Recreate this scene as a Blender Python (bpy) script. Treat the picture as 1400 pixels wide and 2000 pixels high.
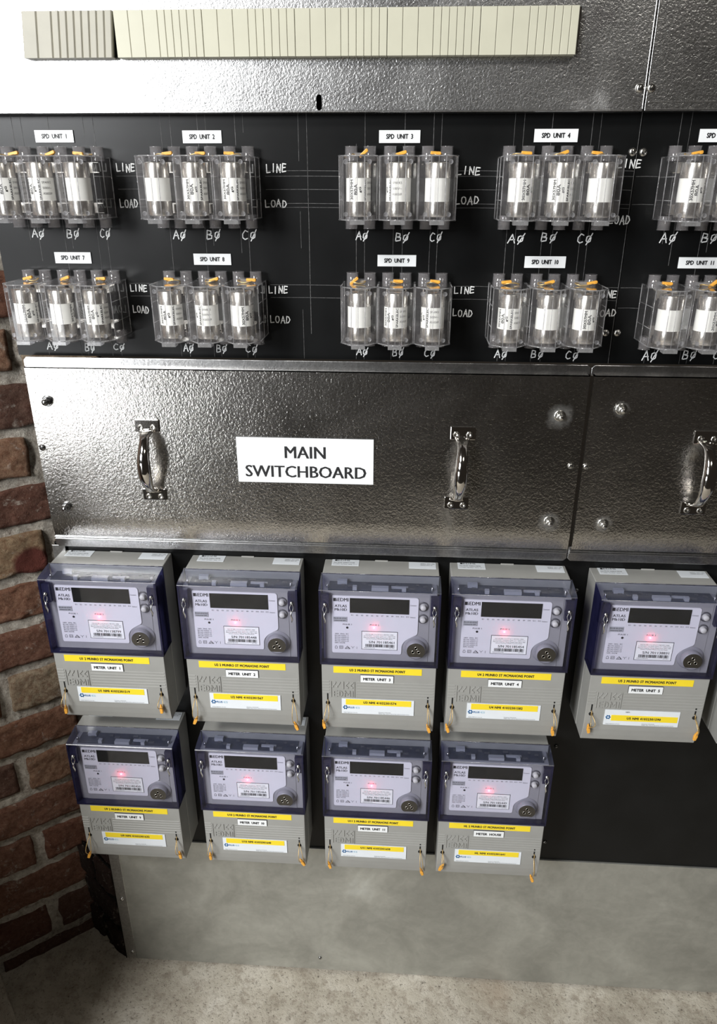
import bpy, math, random
from mathutils import Vector, Matrix
random.seed(7)
S = bpy.context.scene
COL = S.collection
for o in list(bpy.data.objects): bpy.data.objects.remove(o)

# ------------------------------------------------------------------ camera
IMG_W, IMG_H, FPX = 1400, 2000, 1446.3
YAW, PITCH, ROLL = -0.0599, 0.4120, 0.0018
CAM = Vector((0, -0.9925, 0))
cy, sy, cp, sp = math.cos(YAW), math.sin(YAW), math.cos(PITCH), math.sin(PITCH)
FW = Vector((sy*cp, cy*cp, -sp)); RT = Vector((cy, -sy, 0)); UP = RT.cross(FW)
RT2 = math.cos(ROLL)*RT + math.sin(ROLL)*UP; UP2 = -math.sin(ROLL)*RT + math.cos(ROLL)*UP
cam = bpy.data.objects.new('camera', bpy.data.cameras.new('camera')); COL.objects.link(cam)
cam.matrix_world = Matrix(((RT2.x, UP2.x, -FW.x, CAM.x), (RT2.y, UP2.y, -FW.y, CAM.y), (RT2.z, UP2.z, -FW.z, CAM.z), (0, 0, 0, 1)))
cam.data.sensor_fit = 'VERTICAL'; cam.data.sensor_height = 36.0
cam.data.lens = FPX/IMG_H*36.0; cam.data.clip_start = 0.01
S.camera = cam
# ------------------------------------------------------------------ world, lights, exposure
w = bpy.data.worlds.new('world'); S.world = w; w.use_nodes = True
bg = w.node_tree.nodes['Background']; bg.inputs[0].default_value = (0.62, 0.52, 0.42, 1); bg.inputs[1].default_value = 0.035
S.cycles.transparent_max_bounces = 24
S.view_settings.view_transform = 'Standard'; S.view_settings.look = 'None'
S.view_settings.exposure = 0.0; S.view_settings.gamma = 1.0; S.view_settings.use_curve_mapping = False

def area(name, loc, target, sx, sz, power, color):
    l = bpy.data.lights.new(name, 'AREA'); l.shape = 'RECTANGLE'; l.size = sx; l.size_y = sz; l.energy = power; l.color = color
    o = bpy.data.objects.new(name, l); COL.objects.link(o); o.location = loc
    o.rotation_euler = (Vector(target)-Vector(loc)).to_track_quat('-Z', 'Y').to_euler(); return o
area('daylight_opening', (-1.80, -2.57, 0.68), (-0.1, 0, -0.45), 0.95, 0.80, 88, (0.97, 0.985, 1.0))
area('floor_fill_high', (-1.60, -2.40, 1.95), (-0.1, 0, -0.9), 0.8, 0.6, 85, (1.0, 0.985, 0.95))  # added fill light, high on the left, to brighten the floor
area('daylight_ground', (-2.0, -2.6, -0.95), (-0.1, 0, -0.45), 1.0, 0.8, 20, (0.97, 0.985, 1.0))
area('ceiling_lamp', (0.85, -1.9, 1.3), (0.3, 0, -0.9), 0.5, 0.25, 5, (1.0, 0.95, 0.86))

# ------------------------------------------------------------------ materials
def mat(name):
    m = bpy.data.materials.new(name); m.use_nodes = True; nt = m.node_tree
    return m, nt, nt.nodes['Principled BSDF']
def N(nt, kind, **kw):
    n = nt.nodes.new('ShaderNode'+kind)
    for k, v in kw.items(): setattr(n, k, v)
    return n
def obj_coord(nt, scale=(1, 1, 1)):
    tc = N(nt, 'TexCoord'); mp = N(nt, 'Mapping'); mp.inputs['Scale'].default_value = scale
    nt.links.new(tc.outputs['Object'], mp.inputs[0]); return mp.outputs[0]
def noise(nt, co, scale, detail=4, rough=.55, dist=0):
    n = N(nt, 'TexNoise'); n.inputs['Scale'].default_value = scale; n.inputs['Detail'].default_value = detail
    n.inputs['Roughness'].default_value = rough; n.inputs['Distortion'].default_value = dist
    nt.links.new(co, n.inputs['Vector']); return n
def ramp(nt, src, stops):
    r = N(nt, 'ValToRGB'); e = r.color_ramp.elements
    while len(e) < len(stops): e.new(0.5)
    for i, (p, c) in enumerate(stops):
        e[i].position = p; e[i].color = (c, c, c, 1) if isinstance(c, (int, float)) else (*c, 1)
    nt.links.new(src, r.inputs[0]); return r
def mixc(nt, f, a, b, mode='MIX'):
    m = N(nt, 'Mix', data_type='RGBA', blend_type=mode)
    for s, v in ((0, f), (6, a), (7, b)):
        if hasattr(v, 'is_linked') or isinstance(v, bpy.types.NodeSocket): nt.links.new(v, m.inputs[s])
        elif isinstance(v, (int, float)): m.inputs[s].default_value = v if s == 0 else (v, v, v, 1)
        else: m.inputs[s].default_value = (*v, 1)
    return m.outputs[2]
def bump(nt, p, h, strength, dist, prev=None):
    b = N(nt, 'Bump'); b.inputs['Strength'].default_value = strength; b.inputs['Distance'].default_value = dist
    nt.links.new(h, b.inputs['Height'])
    if prev: nt.links.new(prev, b.inputs['Normal'])
    if p: nt.links.new(b.outputs[0], p.inputs['Normal'])
    return b.outputs[0]
def plain(name, col, rough=.5, metal=0., spec=.5, vary=0., vscale=40, bumpd=0, bscale=900, coat=0):
    m, nt, p = mat(name)
    p.inputs['Roughness'].default_value = rough; p.inputs['Metallic'].default_value = metal
    p.inputs['Specular IOR Level'].default_value = spec; p.inputs['Coat Weight'].default_value = coat
    co = obj_coord(nt)
    n = noise(nt, co, vscale, 5)
    d = tuple(max(0, c*(1-vary)) for c in col); u = tuple(min(1, c*(1+vary)) for c in col)
    r = ramp(nt, n.outputs[0], [(.3, d), (.7, u)]); nt.links.new(r.outputs[0], p.inputs['Base Color'])
    if bumpd: bump(nt, p, noise(nt, co, bscale, 2).outputs[0], 1.0, bumpd)
    return m
COVER_SPOTS = [(.2106, -.022, -.2790, .016), (.2125, -.022, -.4330, .014), (.2897, -.022, -.2670, .010), (.2878, -.022, -.4345, .011)]
def galv(name, base, rough, bd, cell, smudge=.35, tint=(1, 1, 1), metal=1.0, cm=.35, spots=()):
    m, nt, p = mat(name); co = obj_coord(nt)
    p.inputs['Metallic'].default_value = metal
    n1 = noise(nt, co, cell, 2, .6, .6); n2 = noise(nt, co, cell*2.3, 2, .5)
    big = noise(nt, co, 7, 5, .6, .8); mid = noise(nt, co, 60, 4, .6)
    b1 = bump(nt, None, n1.outputs[0], 1.0, bd)
    b2 = bump(nt, None, n2.outputs[0], .6, bd*.5, b1)
    bump(nt, p, mid.outputs[0], .5, bd*.9, b2)
    c1 = tuple(base*(1-smudge*.5)*t for t in tint); c2 = tuple(min(1, base*(1+smudge*.25))*t for t in tint)
    col = ramp(nt, big.outputs[0], [(.35, c1), (.7, c2)])
    col2 = mixc(nt, cm, col.outputs[0], ramp(nt, n1.outputs[0], [(.35, .35), (.65, 1.0)]).outputs[0], 'MULTIPLY')
    rr = ramp(nt, big.outputs[0], [(.3, rough*.85), (.62, rough), (.75, min(1, rough*1.35))])
    rout = rr.outputs[0]
    if spots:    # chalky oxide blooms round the fixings
        ge = N(nt, 'NewGeometry'); wob = noise(nt, co, 120, 4, .7); acc = None
        for x, y, z, r in spots:
            dv = N(nt, 'VectorMath', operation='DISTANCE'); nt.links.new(ge.outputs['Position'], dv.inputs[0]); dv.inputs[1].default_value = (x, y, z)
            ad = N(nt, 'Math', operation='MULTIPLY_ADD'); nt.links.new(wob.outputs[0], ad.inputs[0]); ad.inputs[1].default_value = r*1.1; nt.links.new(dv.outputs['Value'], ad.inputs[2])
            mr = N(nt, 'MapRange'); nt.links.new(ad.outputs[0], mr.inputs[0]); mr.inputs[1].default_value = r*.9; mr.inputs[2].default_value = r*1.8; mr.inputs[3].default_value = .28; mr.inputs[4].default_value = 0
            if acc is None: acc = mr.outputs[0]
            else: mx = N(nt, 'Math', operation='MAXIMUM'); nt.links.new(acc, mx.inputs[0]); nt.links.new(mr.outputs[0], mx.inputs[1]); acc = mx.outputs[0]
        col2 = mixc(nt, acc, col2, (.48, .50, .50)); rout = mixc(nt, acc, rout, (.62, .62, .62))
        ms = N(nt, 'Math', operation='MULTIPLY_ADD'); nt.links.new(acc, ms.inputs[0]); ms.inputs[1].default_value = -.55; ms.inputs[2].default_value = 1; nt.links.new(ms.outputs[0], p.inputs['Metallic'])
    nt.links.new(col2, p.inputs['Base Color'])
    nt.links.new(rout, p.inputs['Roughness']); return m
def thin_clear(name, tint, haze=.05, hazecol=(.8, .8, .8), rough=.06, ior=1.5, gl=1.0):
    m, nt, p = mat(name); nt.nodes.remove(p); out = nt.nodes['Material Output']
    tr = N(nt, 'BsdfTransparent'); tr.inputs[0].default_value = (*tint, 1)
    gs = N(nt, 'BsdfGlossy'); gs.inputs['Roughness'].default_value = rough; gs.inputs[0].default_value = (gl, gl, gl, 1)
    df = N(nt, 'BsdfDiffuse'); df.inputs[0].default_value = (*hazecol, 1)
    tl = N(nt, 'BsdfTranslucent'); tl.inputs[0].default_value = (*hazecol, 1)
    ge = N(nt, 'NewGeometry'); dt = N(nt, 'VectorMath', operation='DOT_PRODUCT'); nt.links.new(ge.outputs['Normal'], dt.inputs[0]); nt.links.new(ge.outputs['Incoming'], dt.inputs[1])
    ab = N(nt, 'Math', operation='ABSOLUTE'); nt.links.new(dt.outputs['Value'], ab.inputs[0])
    om = N(nt, 'Math', operation='SUBTRACT'); om.inputs[0].default_value = 1; nt.links.new(ab.outputs[0], om.inputs[1])
    pw = N(nt, 'Math', operation='POWER'); nt.links.new(om.outputs[0], pw.inputs[0]); pw.inputs[1].default_value = 5
    f0 = ((ior-1)/(ior+1))**2; fr = N(nt, 'Math', operation='MULTIPLY_ADD'); nt.links.new(pw.outputs[0], fr.inputs[0]); fr.inputs[1].default_value = 1-f0; fr.inputs[2].default_value = f0
    co = obj_coord(nt); nz = noise(nt, co, 45, 4); hz = N(nt, 'Math', operation='MULTIPLY')
    nt.links.new(nz.outputs[0], hz.inputs[0]); hz.inputs[1].default_value = haze*2
    a = N(nt, 'MixShader'); a.inputs[0].default_value = .5; nt.links.new(df.outputs[0], a.inputs[1]); nt.links.new(tl.outputs[0], a.inputs[2])
    b = N(nt, 'MixShader'); nt.links.new(hz.outputs[0], b.inputs[0]); nt.links.new(tr.outputs[0], b.inputs[1]); nt.links.new(a.outputs[0], b.inputs[2])
    c = N(nt, 'MixShader'); nt.links.new(fr.outputs[0], c.inputs[0]); nt.links.new(b.outputs[0], c.inputs[1]); nt.links.new(gs.outputs[0], c.inputs[2])
    nt.links.new(c.outputs[0], out.inputs[0]); return m

M = {}
M['galv'] = galv('galvanised_sheet', .70, .30, .00036, 330)
M['galv_cover'] = galv('galvanised_cover', .66, .225, .00038, 270, tint=(1, .98, .94), spots=COVER_SPOTS)
M['galv_edge'] = galv('galvanised_edge', .60, .30, .00012, 300, .2)
M['galv_skirt'] = galv('galvanised_skirt', .55, .48, .00004, 60, .45, tint=(.99, 1, .93), metal=.75, cm=.14)
M['strip'] = galv('aluminium_strip', .62, .38, .00003, 200, .2)
M['board'] = plain('black_board', (.005, .0053, .0055), .31, 0, .25, .3, 14, .00002, 1500)
M['white_label'] = plain('engraved_laminate', (.80, .82, .83), .35, 0, .5, .03)
M['black_edge'] = plain('laminate_core', (.01, .01, .01), .5)
M['ink'] = plain('black_ink', (.012, .012, .014), .5)
M['blank'] = plain('blanking_plastic', (.50, .49, .39), .42, 0, .35, .04, 25)
M['blank_aged'] = plain('aged_plastic', (.36, .345, .285), .42, 0, .35, .06, 30)
M['dark_slot'] = plain('dark_gap', (.004, .004, .004), .9)
M['chrome'] = plain('chrome', (.72, .70, .67), .09, 1, .5, .04)
M['screw'] = plain('zinc_screw', (.62, .61, .58), .22, 1, .5, .1, 300)
M['steel_dark'] = plain('dark_steel', (.25, .25, .25), .25, 1, .5, .2, 300)
M['marker'] = plain('white_marker', (.75, .76, .76), .7, 0, .3, .25, 500)
M['scribe'] = plain('scribed_chalk', (.10, .10, .10), .8, 0, .3, .5, 260)
M['body'] = plain('meter_grey_plastic', (.31, .31, .295), .42, 0, .45, .05, 30, .00002, 2500)
M['tcover'] = plain('terminal_cover_plastic', (.30, .30, .285), .45, 0, .4, .04, 30, .00002, 2500)
M['face'] = plain('meter_face_grey', (.25, .25, .27), .45, 0, .4, .04)
M['plate'] = plain('meter_plate', (.62, .62, .68), .4, 0, .4, .02)
M['lcd'] = plain('lcd_glass', (.006, .007, .005), .1, 0, .3, .1, 60)
M['button'] = plain('button_plastic', (.52, .52, .51), .4, 0, .4)
M['ring'] = plain('dark_ring', (.06, .06, .07), .35)
M['port'] = plain('port_steel', (.17, .165, .15), .3, 1, .5, .1)
M['portring'] = plain('port_housing', (.22, .22, .25), .35)
M['yellow'] = plain('yellow_tape', (.86, .66, .03), .45, 0, .4, .03)
M['paper'] = plain('label_paper', (.72, .76, .80), .4, 0, .4, .02)
M['logo_blue'] = plain('logo_blue', (.02, .14, .36), .5)
M['logo_pale'] = plain('logo_pale_blue', (.30, .52, .66), .5)
M['tag'] = plain('orange_seal', (.75, .36, .05), .35, 0, .5, .2, 300)
M['wire'] = plain('gold_wire', (.60, .42, .18), .35, .6, .5, .2, 300)
M['silver'] = plain('silver_wire', (.72, .73, .72), .22, 1)
M['cap'] = plain('nickel_cap', (.93, .90, .84), .24, 1, .5, .05, 60)
M['ceramic'] = plain('fuse_ceramic', (.90, .90, .86), .3, 0, .4, .02)
M['pcb'] = plain('circuit_board', (.012, .016, .035), .4, 0, .5, .3, 80)
M['pcb_white'] = plain('white_component', (.34, .35, .38), .5)
M['brass'] = plain('brass_terminal', (.45, .36, .2), .3, 1)
M['clear'] = thin_clear('clear_polycarbonate', (.975, .975, .975), .10, (.62, .60, .62), .05, 1.5)
M['shroud'] = thin_clear('clear_shroud', (.95, .95, .95), .13, (.78, .75, .77), .08, 1.55)
M['clear_edge'] = thin_clear('clear_edge', (.80, .80, .82), .25, (.85, .85, .85), .12, 1.6)
M['lens'] = thin_clear('smoked_blue_lens', (.955, .955, .985), .008, (.4, .42, .6), .03, 1.3)
M['lens_top'] = thin_clear('lens_top', (.72, .74, .84), .10, (.42, .46, .60), .2, 1.65)
M['navy'] = thin_clear('navy_lens_edge', (.10, .10, .26), .22, (.09, .09, .26), .15, 1.5)
m, nt, p = mat('red_led'); p.inputs['Emission Color'].default_value = (1, .12, .10, 1); p.inputs['Emission Strength'].default_value = 14
p.inputs['Base Color'].default_value = (.8, .1, .1, 1); M['led'] = m

def make_brick():
    m, nt, p = mat('old_brick'); co = obj_coord(nt)
    at = N(nt, 'Attribute', attribute_name='brickcol')
    n1 = noise(nt, co, 110, 8, .75); n2 = noise(nt, co, 34, 6, .7, .6); n3 = noise(nt, co, 420, 3, .7); n4 = noise(nt, co, 200, 4, .8)
    c = mixc(nt, ramp(nt, n1.outputs[0], [(.38, 0), (.62, 1)]).outputs[0], at.outputs['Color'], mixc(nt, 1.0, at.outputs['Color'], (.55, .42, .38), 'MULTIPLY'))
    c = mixc(nt, ramp(nt, n2.outputs[0], [(.58, 0), (.66, .8)]).outputs[0], c, mixc(nt, ramp(nt, n4.outputs[0], [(.4, 0), (.6, 1)]).outputs[0], c, (.46, .41, .35)))
    c = mixc(nt, ramp(nt, n4.outputs[0], [(.64, 0), (.70, .75)]).outputs[0], c, (.50, .40, .34))
    c = mixc(nt, ramp(nt, n4.outputs[0], [(.30, .8), (.38, 0)]).outputs[0], c, (.035, .022, .018))
    # a round dab of red oxide paint on one pale brick
    gm = N(nt, 'NewGeometry'); vm = N(nt, 'VectorMath', operation='DISTANCE'); nt.links.new(gm.outputs['Position'], vm.inputs[0])
    vm.inputs[1].default_value = SPOT
    f = ramp(nt, vm.outputs['Value'], [(.0300, 1), (.0325, 0)])
    c = mixc(nt, f.outputs[0], c, (.13, .036, .026)); nt.links.new(c, p.inputs['Base Color'])
    p.inputs['Roughness'].default_value = .9; p.inputs['Specular IOR Level'].default_value = .25
    b = bump(nt, None, n1.outputs[0], 1, .008); bump(nt, p, n4.outputs[0], 1, .003, b); return m
def make_mortar():
    m, nt, p = mat('lime_mortar'); co = obj_coord(nt)
    n1 = noise(nt, co, 90, 6, .75); n2 = noise(nt, co, 330, 4, .7)
    c = ramp(nt, n1.outputs[0], [(.32, (.20, .16, .13)), (.46, (.46, .41, .35)), (.66, (.70, .66, .58))])
    nt.links.new(c.outputs[0], p.inputs['Base Color']); p.inputs['Roughness'].default_value = .95; p.inputs['Specular IOR Level'].default_value = .2
    b = bump(nt, None, n1.outputs[0], 1, .010); bump(nt, p, n2.outputs[0], 1, .003, b); return m
def make_concrete():
    m, nt, p = mat('rough_concrete'); co = obj_coord(nt)
    n1 = noise(nt, co, 9, 6, .65, .3); n2 = noise(nt, co, 200, 4, .75); n3 = noise(nt, co, 55, 5, .7); n4 = noise(nt, co, 3.2, 4, .6)
    c = ramp(nt, n1.outputs[0], [(.28, (.31, .275, .22)), (.5, (.46, .42, .35)), (.72, (.60, .565, .495))]).outputs[0]
    c = mixc(nt, ramp(nt, n3.outputs[0], [(.35, .65), (.52, 0)]).outputs[0], c, (.25, .21, .165))
    c = mixc(nt, ramp(nt, n2.outputs[0], [(.33, .85), (.43, 0)]).outputs[0], c, (.09, .075, .06))
    c = mixc(nt, ramp(nt, n2.outputs[0], [(.64, 0), (.74, .8)]).outputs[0], c, (.60, .57, .52))
    c = mixc(nt, ramp(nt, n4.outputs[0], [(.62, 0), (.72, .3)]).outputs[0], c, (.27, .17, .10))
    nt.links.new(c, p.inputs['Base Color']); p.inputs['Roughness'].default_value = .85; p.inputs['Specular IOR Level'].default_value = .3
    b = bump(nt, None, n3.outputs[0], .8, .003); bump(nt, p, n2.outputs[0], 1, .0012, b); return m

# ------------------------------------------------------------------ mesh helpers
class MB:
    """collects shapes; coordinates are (x, depth towards the viewer, z)"""
    def __init__(s): s.v = []; s.f = []; s.mi = []; s.sm = []; s.cur = 0
    def add(s, vs, fs, smooth=False):
        b = len(s.v); s.v += [(x, -d, z) for x, d, z in vs]
        # handedness: y = -depth flips, so reverse faces
        s.f += [tuple(b+i for i in reversed(f)) for f in fs]; s.mi += [s.cur]*len(fs); s.sm += [smooth]*len(fs)
    def box(s, x0, x1, d0, d1, z0, z1):
        vs = [(x, d, z) for x in (x0, x1) for d in (d0, d1) for z in (z0, z1)]
        s.add(vs, [(0, 1, 3, 2), (4, 6, 7, 5), (0, 4, 5, 1), (2, 3, 7, 6), (0, 2, 6, 4), (1, 5, 7, 3)])
    def quad(s, *p): s.add(list(p), [tuple(range(len(p)))])
    def prism_z(s, poly, z0, z1, caps=True):   # poly: (x,d)
        n = len(poly); vs = [(x, d, z0) for x, d in poly]+[(x, d, z1) for x, d in poly]
        fs = [(i, (i+1) % n, n+(i+1) % n, n+i) for i in range(n)]
        if caps: fs += [tuple(reversed(range(n))), tuple(range(n, 2*n))]
        s.add(vs, fs)
    def prism_d(s, poly, d0, d1, caps=True):   # poly: (x,z) extruded in depth
        n = len(poly); vs = [(x, d0, z) for x, z in poly]+[(x, d1, z) for x, z in poly]
        fs = [(i, n+i, n+(i+1) % n, (i+1) % n) for i in range(n)]
        if caps: fs += [tuple(range(n)), tuple(reversed(range(n, 2*n)))]
        s.add(vs, fs)
    def prism_x(s, poly, x0, x1):              # poly: (d,z)
        n = len(poly); vs = [(x0, d, z) for d, z in poly]+[(x1, d, z) for d, z in poly]
        fs = [(i, (i+1) % n, n+(i+1) % n, n+i) for i in range(n)]+[tuple(reversed(range(n))), tuple(range(n, 2*n))]
        s.add(vs, fs)
    def lathe(s, c, axis, prof, n=20, smooth=True):
        """prof: (radius, offset along axis); axis 'd' or 'z' or 'x'"""
        vs = []; fs = []
        for r, a in prof:
            for i in range(n):
                t = 2*math.pi*i/n; p, q = r*math.cos(t), r*math.sin(t)
                vs.append({'d': (c[0]+p, c[1]+a, c[2]+q), 'z': (c[0]+p, c[1]-q, c[2]+a), 'x': (c[0]+a, c[1]+p, c[2]+q)}[axis])
        for k in range(len(prof)-1):
            for i in range(n):
                j = (i+1) % n; fs.append((k*n+i, k*n+j, (k+1)*n+j, (k+1)*n+i) if axis != 'd' else (k*n+i, (k+1)*n+i, (k+1)*n+j, k*n+j))
        s.add(vs, fs, smooth)
        m_ = len(prof)-1
        if prof[0][0] > 1e-6: s.add(vs[:n], [tuple(range(n))])
        if prof[-1][0] > 1e-6: s.add(vs[m_*n:], [tuple(range(n))])
    def tube(s, pts, r, n=8, flat=1.0):
        pts = [Vector(p) for p in pts]; vs = []; fs = []
        rs = r if isinstance(r, (list, tuple)) else [r]*len(pts)
        up = Vector((0, 1, 0)); prev = None
        for i, p in enumerate(pts):
            t = (pts[min(i+1, len(pts)-1)]-pts[max(i-1, 0)]).normalized()
            a = prev if prev else (Vector((0, 0, 1)) if abs(t.z) < .9 else Vector((1, 0, 0)))
            a = (a-t*a.dot(t)).normalized(); prev = a; b = t.cross(a)
            for k in range(n):
                th = 2*math.pi*k/n; q = p+a*math.cos(th)*rs[i]+b*math.sin(th)*rs[i]*flat; vs.append(tuple(q))
        for i in range(len(pts)-1):
            for k in range(n):
                j = (k+1) % n; fs.append((i*n+k, i*n+j, (i+1)*n+j, (i+1)*n+k))
        fs += [tuple(reversed(range(n))), tuple(range((len(pts)-1)*n, len(pts)*n))]
        s.add(vs, fs, True)
    def ribbon(s, pts, w_, d):
        """flat stroke in the x-z plane at depth d, with rounded ends"""
        for (x0, z0), (x1, z1) in zip(pts, pts[1:]):
            L = math.hypot(x1-x0, z1-z0)
            if L < 1e-7: continue
            nx, nz = -(z1-z0)/L*w_/2, (x1-x0)/L*w_/2
            s.add([(x0+nx, d, z0+nz), (x1+nx, d, z1+nz), (x1-nx, d, z1-nz), (x0-nx, d, z0-nz)], [(3, 2, 1, 0)] if True else [])
        for x, z in pts:
            s.add([(x+w_/2*math.cos(a), d+1e-5, z+w_/2*math.sin(a)) for a in [i*math.pi/4 for i in range(8)]], [tuple(range(8))])
    def text(s, body, x0, x1, z0, z1, d, spacing=1.0, stretch=True, bold=0.0):
        """lettering lying at depth d, fitted in a box"""
        vs, fs = text_geo(body, spacing)
        if not vs: return
        a0 = min(v[0] for v in vs); a1 = max(v[0] for v in vs); b0 = min(v[1] for v in vs); b1 = max(v[1] for v in vs)
        kx = (x1-x0)/(a1-a0); kz = (z1-z0)/(b1-b0)
        h = (z1-z0)*bold*1.6
        for i_, (ex, ez) in enumerate([(0, 0)] if not bold else [(-h, 0), (h, 0), (0, h), (0, -h)] if bold >= .03 else [(-h, 0), (h, 0)]):
            s.add([(x0+(v[0]-a0)*kx+ex, d+i_*2e-6, z0+(v[1]-b0)*kz+ez) for v in vs], [tuple(reversed(f)) for f in fs])
    def build(s, name, m, parent=None, loc=None, bevel=0, bseg=2, fix=True):
        me = bpy.data.meshes.new(name); me.from_pydata(s.v, [], s.f)
        ms = m if isinstance(m, (list, tuple)) else [m]
        for x in ms: me.materials.append(M[x] if isinstance(x, str) else x)
        me.polygons.foreach_set('material_index', s.mi); me.polygons.foreach_set('use_smooth', s.sm)
        me.update()
        o = bpy.data.objects.new(name, me); COL.objects.link(o)
        if fix:
            import bmesh
            b = bmesh.new(); b.from_mesh(me); bmesh.ops.recalc_face_normals(b, faces=b.faces); b.to_mesh(me); b.free()
        if loc is not None: o.location = loc
        if parent is not None: o.parent = parent
        if bevel:
            bv = o.modifiers.new('bevel', 'BEVEL'); bv.width = bevel; bv.segments = bseg; bv.limit_method = 'ANGLE'; bv.angle_limit = math.radians(40)
        return o
_tc = {}
def text_geo(body, spacing=1.0, bold=0.0):
    k = (body, spacing, bold)
    if k not in _tc:
        cu = bpy.data.curves.new('lettering', 'FONT'); cu.body = body; cu.size = 1; cu.resolution_u = 2; cu.space_character = spacing; cu.offset = bold
        cu.fill_mode = 'FRONT'
        o = bpy.data.objects.new('lettering', cu); COL.objects.link(o)
        dg = bpy.context.evaluated_depsgraph_get(); e = o.evaluated_get(dg); me = e.to_mesh()
        _tc[k] = ([tuple(v.co) for v in me.vertices], [tuple(p.vertices) for p in me.polygons])
        e.to_mesh_clear(); bpy.data.objects.remove(o); bpy.data.curves.remove(cu)
    return _tc[k]
def tag(o, label=None, cat=None, group=None, kind=None):
    if label: o['label'] = label
    if cat: o['category'] = cat
    if group: o['group'] = group
    if kind: o['kind'] = kind
    return o
def empty(name, loc):
    o = bpy.data.objects.new(name, None); COL.objects.link(o); o.location = loc; o.empty_display_size = .02; return o
def copy_tree(o, parent=None):
    c = o.copy(); COL.objects.link(c)
    if parent is not None: c.parent = parent
    for ch in [q for q in bpy.data.objects if q.parent == o]: copy_tree(ch, c)
    return c
def U(px, py, depth=0.0):
    """a pixel of the 1400x2000 photograph onto the plane that stands `depth` in front of the board"""
    d = FW + RT2*(px-IMG_W/2)/FPX - UP2*(py-IMG_H/2)/FPX
    t = (-depth-CAM.y)/d.y; q = CAM+d*t; return q.x, q.z

# ------------------------------------------------------------------ setting: brick walls, floor
FLOOR = -1.438
WA = Vector((-.622, .072, 0)); WT = Vector((.7944, .6075, 0)); WN = Vector((.6075, -.7944, 0))
SPOTP = None
def ray_wall(px, py):
    d = FW + RT2*(px-700)/FPX - UP2*(py-1000)/FPX; t = (WA-CAM).dot(WN)/d.dot(WN); return CAM+d*t
SPOT = tuple(ray_wall(60, 1096))
M['brick'] = make_brick(); M['mortar'] = make_mortar(); M['concrete'] = make_concrete()
def brick_wall(name, a, t, n, u0, u1, courses, seed, joint=.045):
    rnd = random.Random(seed); vs = []; fs = []; mi = []; cols = []; near = name == 'wall_left'
    from mathutils import noise as nz
    def put(u, dd, z): return tuple(a+t*u+n*dd+Vector((0, 0, z)))
    def grid(ua, ub, za, zb, dd, nu, nzv, amp, m_, col, rim):
        b = len(vs)
        for j in range(nzv+1):
            for i in range(nu+1):
                fu, fz = i/nu, j/nzv; u = ua+(ub-ua)*fu; z = za+(zb-za)*fz; q = Vector((u, z, seed))
                h = dd+amp*nz.fractal(q*38, 1.0, 2.0, 4)
                if rim:
                    e = min(fu*(ub-ua), (1-fu)*(ub-ua), fz*(zb-za), (1-fz)*(zb-za))
                    wob = .0035*nz.noise(q*45)
                    if e < 1e-9: h = -.012
                    elif e < .009+wob: h = dd-.003*(1-e/(.009+wob+1e-4))+amp*nz.noise(q*60)
                    u += .004*nz.noise(q*30+Vector((5, 0, 0))); z += .0035*nz.noise(q*30+Vector((0, 9, 0)))
                vs.append(put(u, h, z)); cols.append(col)
        for j in range(nzv):
            for i in range(nu):
                k = b+j*(nu+1)+i; fs.append((k, k+1, k+nu+2, k+nu+1)); mi.append(m_ if near else 0)
    for a_, b_ in ([(u0, -.3), (-.3, u1)] if near else [(u0, u1)]):
        fine = (b_ > -.3)
        grid(a_, b_, courses[0], courses[-1], .0035, 90 if fine else 50, 170 if fine else 60, .0035, 1, (0, 0, 0, 1), False)
    pal = [(.22, .105, .068), (.28, .15, .095), (.17, .085, .060), (.34, .21, .135), (.23, .12, .08), (.15, .085, .062), (.40, .32, .22)]
    if name == 'wall_back': pal = [(.045, .026, .020), (.035, .022, .018)]  # near-black bricks: the shade of this corner is put into their colour
    for ci in range(len(courses)-1):
        z0, z1 = courses[ci], courses[ci+1]; off = (ci % 2)*.12
        u = joint+off-.24*math.ceil((joint+off-u0)/.24)
        while u < u1:
            ua, ub = max(u+.005, u0), min(u+.24-.005, u1)
            if ub-ua > .03:
                c = rnd.choice(pal); zc = (z0+z1)/2; uc = (ua+ub)/2
                if near and -.60 < zc < -.50 and ua < .009 < ub: c = (.36, .26, .16)
                if near and -.77 < zc < -.68 and ub < 0 and ub > -.09: c = (.035, .03, .03)
                if near and -.77 < zc < -.68 and ua > -.06 and ua < .02: c = (.30, .22, .15)
                if near and -.95 < zc < -.86 and ua > -.06 and ua < .02: c = (.27, .15, .075)
                fine = ub > -.35
                k = 2 if fine else 1
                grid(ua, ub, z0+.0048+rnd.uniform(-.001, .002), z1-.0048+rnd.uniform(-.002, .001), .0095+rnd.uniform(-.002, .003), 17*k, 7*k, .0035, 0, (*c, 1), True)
            u += .24
    me = bpy.data.meshes.new(name); me.from_pydata(vs, [], fs); me.materials.append(M['brick']); me.materials.append(M['mortar'])
    me.polygons.foreach_set('material_index', mi); me.polygons.foreach_set('use_smooth', [True]*len(fs))
    ca = me.color_attributes.new('brickcol', 'FLOAT_COLOR', 'POINT')
    flat = [x for c in cols for x in c]; ca.data.foreach_set('color', flat); me.update()
    o = bpy.data.objects.new(name, me); COL.objects.link(o); o['kind'] = 'structure'; return o
CRS = [-1.50, -1.405, -1.31, -1.215, -1.125, -1.035, -.945, -.86, -.77, -.683, -.60, -.512, -.43, -.35, -.265, -.183, -.10, -.015, .07, .155, .24, .325, .41, .495]
brick_wall('wall_left', WA, WT, WN, -1.15, .17, CRS, 3)
brick_wall('wall_back', Vector((-.622, .072, 0)), Vector((.80, -.60, 0)), Vector((-.60, -.80, 0)), 0.0, .115, [-1.45, -1.36, -1.275, -1.19], 11, .05)

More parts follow.
